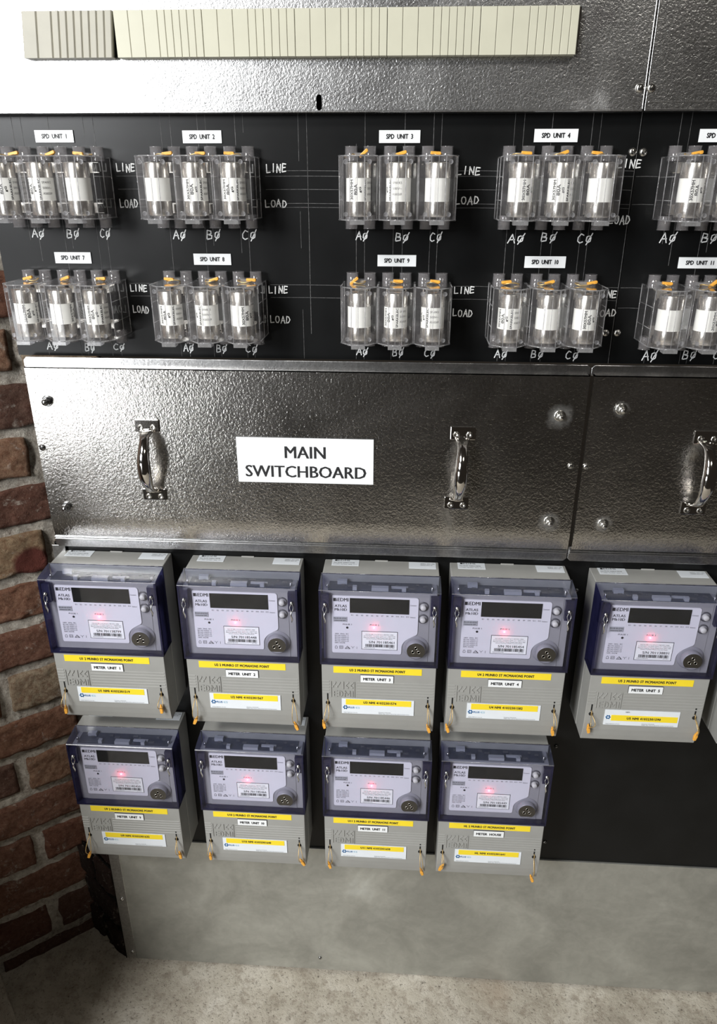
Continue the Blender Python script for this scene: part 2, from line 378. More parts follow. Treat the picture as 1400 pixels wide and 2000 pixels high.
def floor_mesh():
    from mathutils import noise as nz
    vs = []; fs = []; nx, ny = 150, 130; X0, X1, Y0, Y1 = -1.7, 1.6, -1.75, .45
    for j in range(ny+1):
        for i in range(nx+1):
            x = X0+(X1-X0)*i/nx; y = Y1-(Y1-Y0)*(j/ny)**1.7
            q = Vector((x, y, 0)); vs.append((x, y, FLOOR+.006*nz.fractal(q*5, 1, 2, 4)+.002*nz.noise(q*40)-.004))
    for j in range(ny):
        for i in range(nx):
            k = j*(nx+1)+i; fs.append((k, k+nx+1, k+nx+2, k+1))
    me = bpy.data.meshes.new('floor'); me.from_pydata(vs, [], fs); me.materials.append(M['concrete'])
    me.polygons.foreach_set('use_smooth', [True]*len(fs)); o = bpy.data.objects.new('floor', me); COL.objects.link(o); o['kind'] = 'structure'
floor_mesh()

b = MB(); b.box(-1.75, -.71, .50, .60, FLOOR-.01, -.50); b.cur = 0  # added wall outside the frame, there to cast shade on the lower left
SHADE_WALL = b.build('added_shade_wall', 'mortar', bevel=.01); SHADE_WALL['kind'] = 'structure'
def ray_z(px, py, z):
    d = FW + RT2*(px-700)/FPX - UP2*(py-1000)/FPX; q = CAM+d*((z-CAM.z)/d.z); return (q.x, -q.y)
k0 = ray_z(-2, 1893, FLOOR+.03); k1 = ray_z(37, 2004, FLOOR+.03); kx, ky = k1[0]-k0[0], k1[1]-k0[1]
b = MB(); b.prism_z([k0, (k0[0]+kx*2.2, k0[1]+ky*2.2), (k0[0]+kx*2.2-.30, k0[1]+ky*2.2-.10), (k0[0]-.12, k0[1]-.01)], FLOOR-.01, FLOOR+.03)
tag(b.build('trim_1', 'concrete', bevel=.006), kind='structure')
# ------------------------------------------------------------------ small hardware
def screw_mb(x, d, z, r=.0042, slot=True):
    b = MB(); b.lathe((x, d, z), 'd', [(r, 0), (r*1.0, .0006), (r*.86, .0018), (r*.5, .0027), (0, .0030)], 16)
    if slot:
        b.cur = 1; a = random.uniform(0, 1.5)
        for k in range(2):
            t = a+k*math.pi/2; c, s_ = math.cos(t), math.sin(t); L, w_ = r*.55, r*.13
            pts = [(-L, -w_), (L, -w_), (L, w_), (-L, w_)]
            b.prism_d([(x+p*c-q*s_, z+p*s_+q*c) for p, q in pts], d+.0020, d+.00285)
    return b
def screw(parent, x, d, z, r=.0042, m='screw'): return screw_mb(x, d, z, r).build('screw', [m, 'dark_slot'], parent)
def nut(parent, x, d, z, m='screw', s=1.0, tilt=0.0):
    b = MB(); r = .0062*s
    b.lathe((x, d, z), 'd', [(r*1.25, 0), (r*1.25, .001), (r*1.05, .0014)], 20)
    hexp = [(x+r*math.cos(math.pi/3*k+.3), z+r*math.sin(math.pi/3*k+.3)) for k in range(6)]
    b.prism_d(hexp, d+.0012, d+.0068*s)
    b.lathe((x, d+.0066*s, z), 'd', [(r*.78, 0), (r*.72, .003*s), (r*.5, .0052*s), (0, .0062*s)], 14)
    return b.build('dome_nut', m, parent, bevel=.0004)

# ------------------------------------------------------------------ top sheets
D_TOP = .018
def rect_ring(b, x0, x1, z0, z1, hx0, hx1, hz0, hz1, d0, d1):
    b.box(x0, x1, d0, d1, hz1, z1); b.box(x0, x1, d0, d1, z0, hz0); b.box(x0, hx0, d0, d1, hz0, hz1); b.box(hx1, x1, d0, d1, hz0, hz1)
xs_, zb_ = U(1257, 213, D_TOP)
zt_ = .42
b = MB(); hx0 = U(56, 20, D_TOP)[0]; hx1 = U(1136, 20, D_TOP)[0]; hz1 = U(600, 19, D_TOP)[1]; hz0 = U(600, 109, D_TOP)[1]
sx_, sz_ = U(623, 200, D_TOP)
def slotted(b, x0, x1, z0, z1, cx, cz, r, h, d0, d1):
    """rectangular sheet area with a small vertical obround hole"""
    b.box(x0, cx-r, d0, d1, z0, z1); b.box(cx+r, x1, d0, d1, z0, z1)
    n = 8
    for sg in (1, -1):
        arc = [(cx+r*math.cos(math.pi*k/n), cz+sg*(h-r)+sg*r*math.sin(math.pi*k/n)) for k in range(n+1)]
        lim = z1 if sg > 0 else z0
        for p, q in zip(arc, arc[1:]): b.prism_d([p, q, (q[0], lim), (p[0], lim)], d0, d1)
XL = -.62
# sheet areas: above strip, beside strip, below strip (with the keyhole slot)
b.box(XL, xs_-.0006, D_TOP-.0016, D_TOP, hz1, zt_)
b.box(XL, hx0, D_TOP-.0016, D_TOP, hz0, hz1); b.box(hx1, xs_-.0006, D_TOP-.0016, D_TOP, hz0, hz1)
slotted(b, XL, xs_-.0006, zb_, hz0, sx_, sz_, .0032, .0082, D_TOP-.0016, D_TOP)
top_left = b.build('galvanised_panel', 'galv')
tag(top_left, 'wide galvanised sheet across the top with a row of plastic blanks in its slot', 'metal panel')
b = MB(); b.box(XL, xs_-.0008, 0, D_TOP+.0002, zb_-.0022, zb_); b.box(xs_-.0024, xs_-.0008, 0, D_TOP+.0003, zb_, zt_)
b.build('folded_edge', 'galv_edge', top_left, bevel=.0006)
b = MB(); b.box(xs_+.0006, xs_+.9, D_TOP-.0016, D_TOP, zb_, zt_)
top_right = b.build('galvanised_panel', 'galv')
tag(top_right, 'galvanised sheet in the top right corner, right of the vertical seam', 'metal panel')
b = MB(); b.box(xs_+.0008, xs_+.9, 0, D_TOP+.0002, zb_-.0018, zb_+.0004); b.box(xs_+.0008, xs_+.0022, 0, D_TOP+.0003, zb_, zt_)
b.box(xs_+.004, xs_+.9, D_TOP, D_TOP+.0006, zb_+.0065, zb_+.0078)
b.build('folded_edge', 'galv_edge', top_right, bevel=.0006)
x, z = U(1249, 172, D_TOP); screw(top_left, x, D_TOP, z, .005)
x, z = U(1271, 172, D_TOP); screw(top_right, x, D_TOP, z, .005)

# blanking strip
DS = .030
cuts = [40, 219.5, 393, 575, 757, 940, 1133]
names = ['far left aged blanking plate with wide ridges, beside the bright glare', 'second blanking plate from the left, right of the dark gap',
 'third blanking plate from the left, above the SPD UNIT 2 label gap', 'fourth blanking plate, the one above the small slotted hole',
 'fifth blanking plate, above the SPD UNIT 3 label', 'last blanking plate on the right, ending at the bare steel']
for i in range(6):
    x0, x1 = U(cuts[i], 20, DS)[0], U(cuts[i+1], 20, DS)[0]; z1 = U((cuts[i]+cuts[i+1])/2, 20.5-i*1.9, DS)[1]; z0 = z1-.0455
    tilt = 0
    x1 -= .0012 if i == 0 else .0002
    widths = [.0175, .0175]+[.00878]*8 if i == 0 else [.0175, .0175, .0175]+[.00878]*6
    tot = sum(widths); k = (x1-x0)/tot; b = MB(); x = x0
    for wdt in widths:
        xa, xb = x+.0002, x+wdt*k-.0002; g = .0009 if i == 0 else .0004
        b.prism_z([(xa, DS-.018), (xa, DS-g), (xa+g*1.3, DS), (xb-g*1.3, DS), (xb, DS-g), (xb, DS-.018)], z0, z1)
        x += wdt*k
    b.cur = 1; b.box(x0, x1, .002, DS-.006, z0+.001, z1-.001)
    o = b.build('blanking_plate', ['blank_aged' if i == 0 else 'blank', 'dark_slot'])
    if i == 0:
        for v in o.data.vertices: v.co.x += (v.co.z-z1)*.10
    tag(o, names[i], 'blanking plate', 'plastic blanking plates in the top sheet')

# ------------------------------------------------------------------ black fuse board
SEAM = U(1253, 240)[0]
b = MB(); b.box(-.529, SEAM-.0006, -.012, 0, -.2112, .105); bl = b.build('fuse_board', 'board')
tag(bl, 'large black fuse board carrying the clear holders, left of the vertical seam', 'mounting board')
b = MB(); b.box(SEAM+.0006, SEAM+.9, -.012, 0, -.2112, .105); br = b.build('fuse_board', 'board')
tag(br, 'black fuse board right of the vertical seam, under SPD UNIT 11', 'mounting board')
for px, py, pr in ((1235, 297, bl), (1256, 297.5, br), (1182, 650, bl), (1205, 650, br)):
    x, z = U(px, py); screw(pr, x, 0, z, .0050)
b = MB(); b.box(SEAM-.0012, SEAM-.0006, -.001, .0003, -.211, .1); b.build('scribed_edge', 'scribe', bl)

STROKES = {'L': [[(0, 1), (.05, 0), (.75, .05)]], 'I': [[(.35, 1), (.3, 0)]], 'N': [[(0, 0), (.05, 1), (.7, 0), (.78, 1)]],
 'E': [[(.75, .95), (.1, 1), (0, 0), (.75, .08)], [(.03, .5), (.65, .55)]],
 'O': [[(.35, .95), (.08, .8), (0, .4), (.2, .03), (.55, 0), (.78, .35), (.7, .8), (.35, .95)]],
 'A': [[(0, 0), (.45, 1), (.8, 0)], [(.15, .38), (.75, .4)]], 'D': [[(.08, 0), (.12, .95), (.55, .85), (.8, .45), (.5, .05), (0, 0)]],
 'B': [[(0, 0), (.1, 1), (.6, .9), (.6, .6), (.1, .52), (.7, .42), (.65, .1), (0, 0)]],
 'C': [[(.75, .85), (.4, 1), (.05, .6), (.05, .2), (.35, 0), (.7, .12)]],
 'Ø': [[(.4, .8), (.1, .65), (.05, .25), (.3, .05), (.6, .2), (.65, .6), (.4, .8)], [(.8, 1.05), (.1, -.2)]]}
def handwrite(word, px0, py0, px1, py1, parent):
    x0, z1 = U(px0, py0); x1, z0 = U(px1, py1); b = MB(); n = len(word); cw = (x1-x0)/n; rnd = random.Random(px0*7+py0)
    for i, ch in enumerate(word):
        ox, oz = x0+cw*i+rnd.uniform(-.04, .04)*cw, rnd.uniform(-.0008, .0008); sh = rnd.uniform(.02, .18)
        for st in STROKES[ch]:
            pts = [(ox+(a+sh*c*.4)*cw*.92, z0+oz+c*(z1-z0)) for a, c in st]
            b.ribbon(pts, .0013, .0004)
    return b.build('handwritten_mark', 'marker', parent, fix=False)
HW = [('LINE', 227, 320, 266, 335), ('LOAD', 234, 389, 272, 405), ('AØ', 61, 447, 92, 463), ('BØ', 129, 447, 160, 464), ('CØ', 194, 447, 219, 464),
 ('LINE', 520, 321, 561, 337), ('LOAD', 518, 390, 562, 404), ('AØ', 337, 450, 367, 467), ('BØ', 403, 450, 435, 468), ('CØ', 472, 450, 504, 468),
 ('LINE', 893, 326, 940, 341), ('LOAD', 889, 384, 937, 399), ('AØ', 695, 453, 722, 469), ('BØ', 772, 455, 802, 471), ('CØ', 840, 454, 865, 471),
 ('LINE', 1207, 311, 1254, 327), ('LOAD', 1190, 421, 1231, 438), ('AØ', 993, 457, 1028, 474), ('BØ', 1058, 455, 1089, 472), ('CØ', 1129, 456, 1159, 474),
 ('AØ', 1291, 455, 1323, 474), ('BØ', 1372, 455, 1404, 473),
 ('LINE', 254, 556, 289, 569), ('LOAD', 259, 597, 293, 611), ('AØ', 91, 668, 119, 682), ('BØ', 165, 669, 189, 685), ('CØ', 221, 672, 248, 684),
 ('LINE', 525, 559, 564, 573), ('LOAD', 528, 617, 569, 631), ('AØ', 358, 672, 382, 687), ('BØ', 422, 673, 447, 688), ('CØ', 479, 673, 506, 689),
 ('LINE', 887, 560, 928, 573), ('LOAD', 885, 604, 924, 618), ('AØ', 696, 680, 722, 694), ('BØ', 767, 680, 791, 696), ('CØ', 829, 682, 853, 697),
 ('LINE', 1166, 568, 1205, 582), ('LOAD', 1162, 604, 1204, 618), ('AØ', 966, 684, 993, 699), ('BØ', 1038, 684, 1063, 699), ('CØ', 1106, 686, 1132, 702),
 ('AØ', 1256, 684, 1286, 703), ('BØ', 1335, 684, 1362, 702), ('CØ', 1394, 686, 1420, 702)]
for wd, a, c, d, e in HW: handwrite(wd, a, c, d, e, br if a > 1254 else bl)

# ------------------------------------------------------------------ fuse holders and fuses
R1 = [(1, [-.4798, -.4345, -.3895]), (2, [-.2940, -.2497, -.2040]), (3, [-.0570, -.0106, .0344]), (4, [.1298, .1749, .2202]), (5, [.3214, .3661, .4115])]
R2 = [(7, [-.4790, -.4327, -.3879]), (8, [-.2927, -.2472, -.2023]), (9, [-.0558, -.0107, .0348]), (10, [.1288, .1754, .2204]), (11, [.3205, .3662, .4118])]
ROWZ = {1: 0.0, 2: -.1435}
# pencil and scribe lines on the board
def scribes(parent, xs, hs):
    b = MB(); rnd = random.Random(5)
    for x in xs:
        for dx in (-.0058, .0052):
            xx = x+dx+rnd.uniform(-.001, .001); z = .098
            while z > -.205:
                L = rnd.uniform(.03, .09)
                if rnd.random() < .8: b.ribbon([(xx+rnd.uniform(-.0002, .0002), z), (xx, max(z-L, -.210))], rnd.uniform(.00035, .0007), .0002)
                z -= L
    for x0, x1, z in hs: b.ribbon([(x0, z), ((x0+x1)/2, z+.0003), (x1, z)], .0005, .0002)
    b.build('scribed_lines', 'scribe', parent, fix=False)
hs = []
for z in (.0195, .0135, -.0015, -.0175, -.022, -.115, -.131):
    for x0, x1 in ((-.362, -.318), (-.175, -.082), (.06, .108), (.245, SEAM-.001)): hs.append((x0, x1, z))
scribes(bl, [x for u, l in R1[:4] for x in l]+[-.127], hs)
scribes(br, [x for x in R1[4][1]], [(SEAM+.002, .298, z) for z in (.0135, -.0175, -.115, -.140)])

HEX = [(-.0222, 0), (-.0222, .060), (-.0085, .0765), (.0085, .0765), (.0222, .060), (.0222, 0)]
def make_holder():
    r = empty('fuse_holder', (0, 0, 0))
    b = MB(); b.prism_z(HEX, -.034, .034)
    # inner floor ribs and barrel cradle
    b.build('case', 'clear', r)
    b = MB()
    for x, d in HEX[1:5]: b.tube([(x*.985, d-.0003, -.0338), (x*.985, d-.0003, .0338)], .0006, 6)
    for x, d in ((-.0222, .003), (.0222, .003), (-.0222, .030), (.0222, .030)): b.tube([(x, d, -.034), (x, d, .034)], .0006, 6)
    for z in (-.0338, .0338):
        for (x0, d0), (x1, d1) in zip(HEX, HEX[1:]): b.tube([(x0, d0, z), (x1, d1, z)], .0008, 6)
    for z in (-.0125, .0125):
        b.tube([(-.0222, .006, z), (-.0222, .058, z)], .0005, 5); b.tube([(.0222, .006, z), (.0222, .058, z)], .0005, 5)
    for x in (-.0135, .0135):
        for z in (-.0275, .0275):
            b.lathe((x, .066 if 0 else .0705, z), 'd', [(.0026, 0), (.0026, .0012), (.0021, .0012), (.0021, 0)], 12)
    b.tube([(0, .0768, -.0335), (0, .0768, .0335)], .0004, 5)
    b.build('moulded_edge', 'clear_edge', r)
    for sx in (-.0111, .0111):
        for s in (1, -1):
            b = MB(); b.lathe((sx, .012, 0), 'z', [(.0078, s*.030), (.0073, s*.0455), (.0064, s*.0458), (.0064, s*.030)], 16)
            b.lathe((sx, .012, 0), 'z', [(.0075, s*.0452), (.0078, s*.0459), (.0072, s*.0459)], 16)
            b.build('terminal_shroud', 'shroud', r)
    b = MB(); b.prism_z([(-.008, .064), (-.0085, .078), (.0085, .078), (.008, .064)], -.0385, -.0342)
    b.build('latch', 'clear_edge', r)
    b = MB(); b.prism_z([(-.009, .012), (-.006, .027), (.006, .027), (.009, .012)], .0343, .0385); b.build('top_latch', 'clear_edge', r)
    # metal clips seen behind the fuse
    for s in (1, -1):
        b = MB(); b.box(-.0085, .0085, .004, .0065, s*.023-.006, s*.023+.006)
        b.box(-.0125, -.0112, .006, .034, s*.023-.005, s*.023+.005); b.box(.0112, .0125, .006, .034, s*.023-.005, s*.023+.005)
        b.build('contact_clip', 'cap', r)
    return r
def seal_for(r, k):
    rnd = random.Random(k*13+1)
    b = MB(); pts = []
    x0 = rnd.uniform(-.013, -.004); x1 = rnd.uniform(.003, .013); dz = .036
    for i in range(13):
        t = i/12*2*math.pi; pts.append(((x0+x1)/2+(x1-x0)/2*math.cos(t), .030+.005*math.sin(t), dz+.0012*math.sin(t*2+k)))
    b.tube(pts, .0006, 6); b.build('seal_wire', 'wire', r)
    b = MB(); ang = rnd.uniform(-.12, .35) if k % 7 else .7; cx = x1-.004 if k % 3 else x0+.004; L = .0062
    ca, sa = math.cos(ang), math.sin(ang)
    def P(u, v): return (cx+u*ca-v*sa, dz+.0018+u*sa+v*ca)
    out = [P(-L, -.0016), P(L*.8, -.0019), P(L, -.001), P(L, .0012), P(L*.8, .0019), P(-L, .0016)]
    b.prism_d(out, .029, .0335)
    b.build('seal_tag', 'tag', r, bevel=.0006)
def wrap_text(b, body, ang, z0, z1, r, width, flip=False):
    vs, fs = text_geo(body)
    a0 = min(v[0] for v in vs); a1 = max(v[0] for v in vs); b0 = min(v[1] for v in vs); b1 = max(v[1] for v in vs)
    out = []
    for v in vs:
        u = (v[0]-a0)/(a1-a0); q = (v[1]-b0)/(b1-b0)
        if flip: u, q = 1-u, 1-q
        t = ang-(q-.5)*width/r; out.append((t, z0+u*(z1-z0)))
    for i_, (dt, dz) in enumerate(((0, 0), (.011, 0), (-.011, 0), (0, .00018), (0, -.00018))):
        rr = r+i_*3e-6; b.add([(rr*math.sin(t+dt), rr*math.cos(t+dt), z+dz) for t, z in out], [tuple(f) for f in fs])
def make_fuse():
    r = empty('cartridge_fuse', (0, 0, 0)); R = .0147
    b = MB(); b.lathe((0, 0, 0), 'z', [(.0143, -.0125), (.0143, .0125)], 40); b.build('ceramic_barrel', 'ceramic', r)
    for s in (1, -1):
        b = MB(); b.lathe((0, 0, 0), 'z', [(R, s*.0125), (R, s*.0278), (R-.0008, s*.0290), (0, s*.0290)], 40); b.build('end_cap', 'cap', r)
    b = MB(); q = .01437
    wrap_text(b, '30X57MM', -.62, -.0105, .0105, q, .0032); wrap_text(b, '80A', -.28, -.0055, .0060, q, .0040); wrap_text(b, 'gG', .10, -.003, .003, q, .0030)
    wrap_text(b, 'SPARKELEC', .50, -.0115, .0115, q, .0024)
    for i, t in enumerate(('SPARKS', '500V~', 'AS60269')):
        vs, fs = text_geo(t); a1 = max(v[0] for v in vs)
        out = [(q*math.sin(.72+v[0]/a1*.011/q), q*math.cos(.72+v[0]/a1*.011/q), .0062-i*.006+v[1]*.0036) for v in vs]
        b.add(out, fs)
    b.build('printed_rating', 'ink', r, fix=False)
    return r
holder0 = make_holder(); fuse0 = make_fuse()
POS = ['left', 'middle', 'right']
first = True; k = 0
for row, units in ((1, R1), (2, R2)):
    for unit, xs in units:
        for i, x in enumerate(xs):
            if unit in (5,) and i == 2: continue
            if x > .405: continue
            k += 1
            h = holder0 if k == 1 else copy_tree(holder0); h.location = (x, 0, ROWZ[row])
            name = 'SPD UNIT %d' % unit
            if unit == 5: where = ['second from the right edge, upper row', 'at the right frame edge, upper row'][i]
            elif unit == 11: where = '%s one below SPD UNIT 11 label' % ['left', 'right'][i]
            else: where = '%s of three below %s label' % (POS[i], name)
            tag(h, 'clear fuse holder, '+where, 'fuse holder', 'clear fuse holders on the black board')
            f = fuse0 if k == 1 else copy_tree(fuse0); f.location = (x, -.054, ROWZ[row]-.0015)
            f.rotation_euler = (0, 0, random.Random(k*3).choice([-.9, -.35, .05, .35, .8, 1.9, -1.3, 3.0])+.1*math.sin(k))
            tag(f, 'silver cartridge fuse, '+where, 'fuse', 'cartridge fuses in the clear holders')
            h['_k'] = k
for o in [q for q in COL.objects if q.name.startswith('fuse_holder')]:
    seal_for(o, o['_k']); del o['_k']

def engraved(text_, a, c, name='engraved_label', label='', depth=.0016, base=0, parent=None, tb=None, group=None):
    x0, z1 = U(a[0], a[1], base+depth); x1, z0 = U(c[0], c[1], base+depth)
    r = empty(name, ((x0+x1)/2, -base, (z0+z1)/2)); hw, hh = (x1-x0)/2, (z1-z0)/2
    b = MB(); b.box(-hw, hw, 0, depth*.8, -hh, hh); b.cur = 1; b.box(-hw+.0002, hw-.0002, depth*.8, depth, -hh+.0002, hh-.0002)
    b.build('plate', ['black_edge', 'white_label'], r)
    b = MB()
    for s, u0, u1, v0, v1 in tb: b.text(s, -hw+u0*2*hw, -hw+u1*2*hw, -hh+v0*2*hh, -hh+v1*2*hh, depth+.00012, 1.0, bold=.045 if len(tb) < 2 else .022)
    b.build('engraved_text', 'ink', r, fix=False)
    tag(r, label, 'label', group); return r
LB = {1: ((66, 254), (145, 278.5)), 2: ((355, 254.5), (433.5, 280)), 3: ((740, 254), (820.5, 279.5)), 4: ((1044, 251.5), (1127.5, 278)), 5: ((1367, 251.5), (1450, 278)),
      7: ((105, 492), (179.5, 515)), 8: ((377, 495), (452, 518)), 9: ((737, 497.5), (812.5, 521)), 10: ((1025, 500), (1103.5, 524)), 11: ((1326, 502), (1407, 525))}
for u_, (a, c) in LB.items():
    engraved('', a, c, label='white engraved label reading SPD UNIT %d%s' % (u_, ', cut by the right frame edge' if u_ == 5 else ''), tb=[('SPD  UNIT  %d' % u_, .18, .82, .335, .685)], group='engraved labels on the black fuse board')

# ------------------------------------------------------------------ middle covers
DC = .022; DF = .015
CT = U(600, 712, DF)[1]
def cover(xa, xb, label, seed):
    zt = -.2105; zf = -.2225; zb1 = -.4765; zb0 = -.497
    r = empty('switchboard_cover', ((xa+xb)/2, 0, zb0)); ox, oz = (xa+xb)/2, zb0
    def X(v): return v-ox
    b = MB(); c = .004
    pr = [(DC, zf-oz), (DC, -.440-oz)]+[(DC-.0034*(k_/24)**2, -.440-oz+(zb1+.440)*k_/24) for k_ in range(1, 25)]
    for (da, za_), (db_, zb_3) in zip(pr, pr[1:]):
        b.add([(X(xa+.002), da, za_), (X(xb-.0012), da, za_), (X(xb-.0012), db_, zb_3), (X(xa+.002), db_, zb_3)], [(0, 1, 2, 3)])
        b.add([(X(xa+.002), da-.0016, za_), (X(xb-.0012), da-.0016, za_), (X(xb-.0012), db_-.0016, zb_3), (X(xa+.002), db_-.0016, zb_3)], [(3, 2, 1, 0)])
    b.prism_x([(0, zf-oz-.0016), (DC, zf-oz-.0016), (DC, zf-oz), (0, zf-oz)], X(xa+.002), X(xb-.0012))
    b.prism_x([(0, zb1-oz), (DC-.0034, zb1-oz), (DC-.0034, zb1-oz+.0016), (0, zb1-oz+.0016)], X(xa+.002), X(xb-.0012))
    b.box(X(xa+.002), X(xa+.0036), 0, DC-.0001, -.45-oz, zf-oz); b.box(X(xb-.0028), X(xb-.0012), 0, DC-.0001, -.45-oz, zf-oz)
    b.box(X(xa+.002), X(xa+.0036), 0, DC-.0034, zb1-oz, -.45-oz); b.box(X(xb-.0028), X(xb-.0012), 0, DC-.0034, zb1-oz, -.45-oz)
    b.build('front_sheet', 'galv_cover', r, fix=False)
    b = MB()
    b.prism_d([(X(xa-.001), zf-.002-oz), (X(xb), zf-.002-oz), (X(xb), zt-c-oz), (X(xb-c), zt-oz), (X(xa-.001+c), zt-oz), (X(xa-.001), zt-c-oz)], DF-.002, DF)
    b.build('top_flange', 'galv_edge', r, bevel=.0006)
    b = MB()
    b.prism_d([(X(xa-.001), zb1+.002-oz), (X(xa-.001), c), (X(xa-.001+c), 0), (X(xb-c), 0), (X(xb), c), (X(xb), zb1+.002-oz)], DF-.002, DF)
    b.box(X(xa), X(xb-.001), DF, DF+.0035, zb1-oz-.0042, zb1-oz-.0022); b.box(X(xa), X(xb-.001), DF, DF+.002, zb1-oz-.0078, zb1-oz-.0060)
    b.build('bottom_flange', 'galv_edge', r, bevel=.0006)
    tag(r, label, 'metal cover'); r['_o'] = 0; del r['_o']
    return r, ox, oz
XA = U(45, 715, DC)[0]-.001; XS = U(1153, 745, DC)[0]
cvL, oxL, ozL = cover(XA, XS, 'wide galvanised cover carrying the MAIN SWITCHBOARD sign', 1)
cvR, oxR, ozR = cover(XS+.0022, XS+.80, 'galvanised cover at the right edge with two dome nuts and one handle', 2)
def handle(cv, ox, oz, cx, zt, tilt=0.0, d0=DC):
    """D handle: two screwed plates and a bowed grip; cx,zt = top plate centre top in world"""
    pw, ph, H = .0170, .0180, .1205
    b = MB(); X = cx-ox; Z = zt-oz
    plates = []
    for zz, s in ((0, 1), (-H, -1)):
        b = MB()
        za, zb_2 = (zz-ph, zz) if s > 0 else (zz, zz+ph)
        sh = tilt*(zz)
        b.prism_d([(X-pw+sh, Z+za), (X+pw+sh, Z+za), (X+pw+sh, Z+zb_2), (X-pw+sh, Z+zb_2)], d0, d0+.0026)
        plates.append(b)
    b = MB(); n = 26; rings = []; vs = []; fs = []; m_ = 20
    for i in range(n+1):
        t = i/n; z = -ph+.004-(H-2*ph+.008)*t
        e = math.sin(math.pi*t); bow = .030*min(1, (e**.55)*1.02)
        wdt = .0062+.0030*math.sin(math.pi*t)**2+.0046*(max(0, 1-t/.10)**1.6+max(0, 1-(1-t)/.10)**1.6)
        th = .0050+.0022*math.sin(math.pi*t)
        for k_ in range(m_):
            a = 2*math.pi*k_/m_; vs.append((X+tilt*z+wdt*math.cos(a), d0+.002+bow+th*math.sin(a), Z+z))
    for i in range(n):
        for k_ in range(m_): j = (k_+1) % m_; fs.append((i*m_+k_, i*m_+j, (i+1)*m_+j, (i+1)*m_+k_))
    fs += [tuple(range(m_)), tuple(range(n*m_, (n+1)*m_))]
    b.add(vs, fs, True); o = b.build('pull_handle', 'chrome', cv)
    for q in plates: q.build('mounting_plate', 'chrome', o, bevel=.0009)
    for zz in (-.0105, -H+.0065):
        for sx in (-.0088, .0088):
            bb = MB(); bb.lathe((X+sx+tilt*zz, d0+.0026, Z+zz), 'd', [(.0045, 0), (.0042, .0011), (.0022, .0015), (.0014, .0004), (0, .0004)], 18)
            bb.build('screw', 'screw', o)
    return o
handle(cvL, oxL, ozL, -.352, -.2930, 0.0); handle(cvL, oxL, ozL, .0835, -.2950, .028); handle(cvR, oxR, ozR, .4065, -.2942, 0.0)
def hw(cv, ox, oz, kind, px, py, d=DC, **kw):
    x, z = U(px, py, d)
    return (nut if kind == 'n' else screw)(cv, x-ox, d, z-oz, **kw)
for q in ((93, 783), (131, 989)): hw(cvL, oxL, ozL, 'n', *q, m='steel_dark')
for q in ((1093, 812), (1072, 1018)): hw(cvL, oxL, ozL, 'n', *q)
for q in ((1213, 799), (1177, 1023)): hw(cvR, oxR, ozR, 'n', *q)
hw(cvL, oxL, ozL, 's', 83, 874, r=.0046, m='steel_dark'); hw(cvL, oxL, ozL, 's', 1114, 910, r=.0044); hw(cvR, oxR, ozR, 's', 1144, 911, r=.0044)
engraved('', (460, 853), (729, 947), name='engraved_sign', label='large white engraved sign reading MAIN SWITCHBOARD', base=DC, depth=.0022,
         tb=[('MAIN', .355, .650, .555, .815), ('SWITCHBOARD', .06, .945, .125, .385)])

# ------------------------------------------------------------------ lower black board and skirt
b = MB(); b.box(-.527, 1.1, -.012, 0, -1.30, -.4975); lb = b.build('meter_board', 'board'); tag(lb, 'black lower board that the electricity meters hang on', 'mounting board')
for px, py in ((1126, 1152), (1086, 1457), (1064, 1644), (625, 1658)):
    x, z = U(px, py); screw(lb, x, 0, z, .0034, 'steel_dark')
SKT = -1.108
b = MB(); b.box(-.512, 1.1, .0, .0035, FLOOR+.001, SKT); sk = b.build('skirt_panel', 'galv_skirt', bevel=.0004)
tag(sk, 'dull galvanised skirt panel between the meters and the concrete floor', 'metal panel')
b = MB(); b.box(-.5285, -.5085, .0035, .0058, FLOOR+.006, -.50); st = b.build('edge_strip', 'strip', sk, bevel=.0004)
for px, py in ((238, 1756), (259, 1858)):
    x, z = U(px, py, .0058); screw(st, x, .0058, z, .0036)
x, z = U(625, 1870, .0035); screw(sk, x, .0035, z, .0032, 'steel_dark')

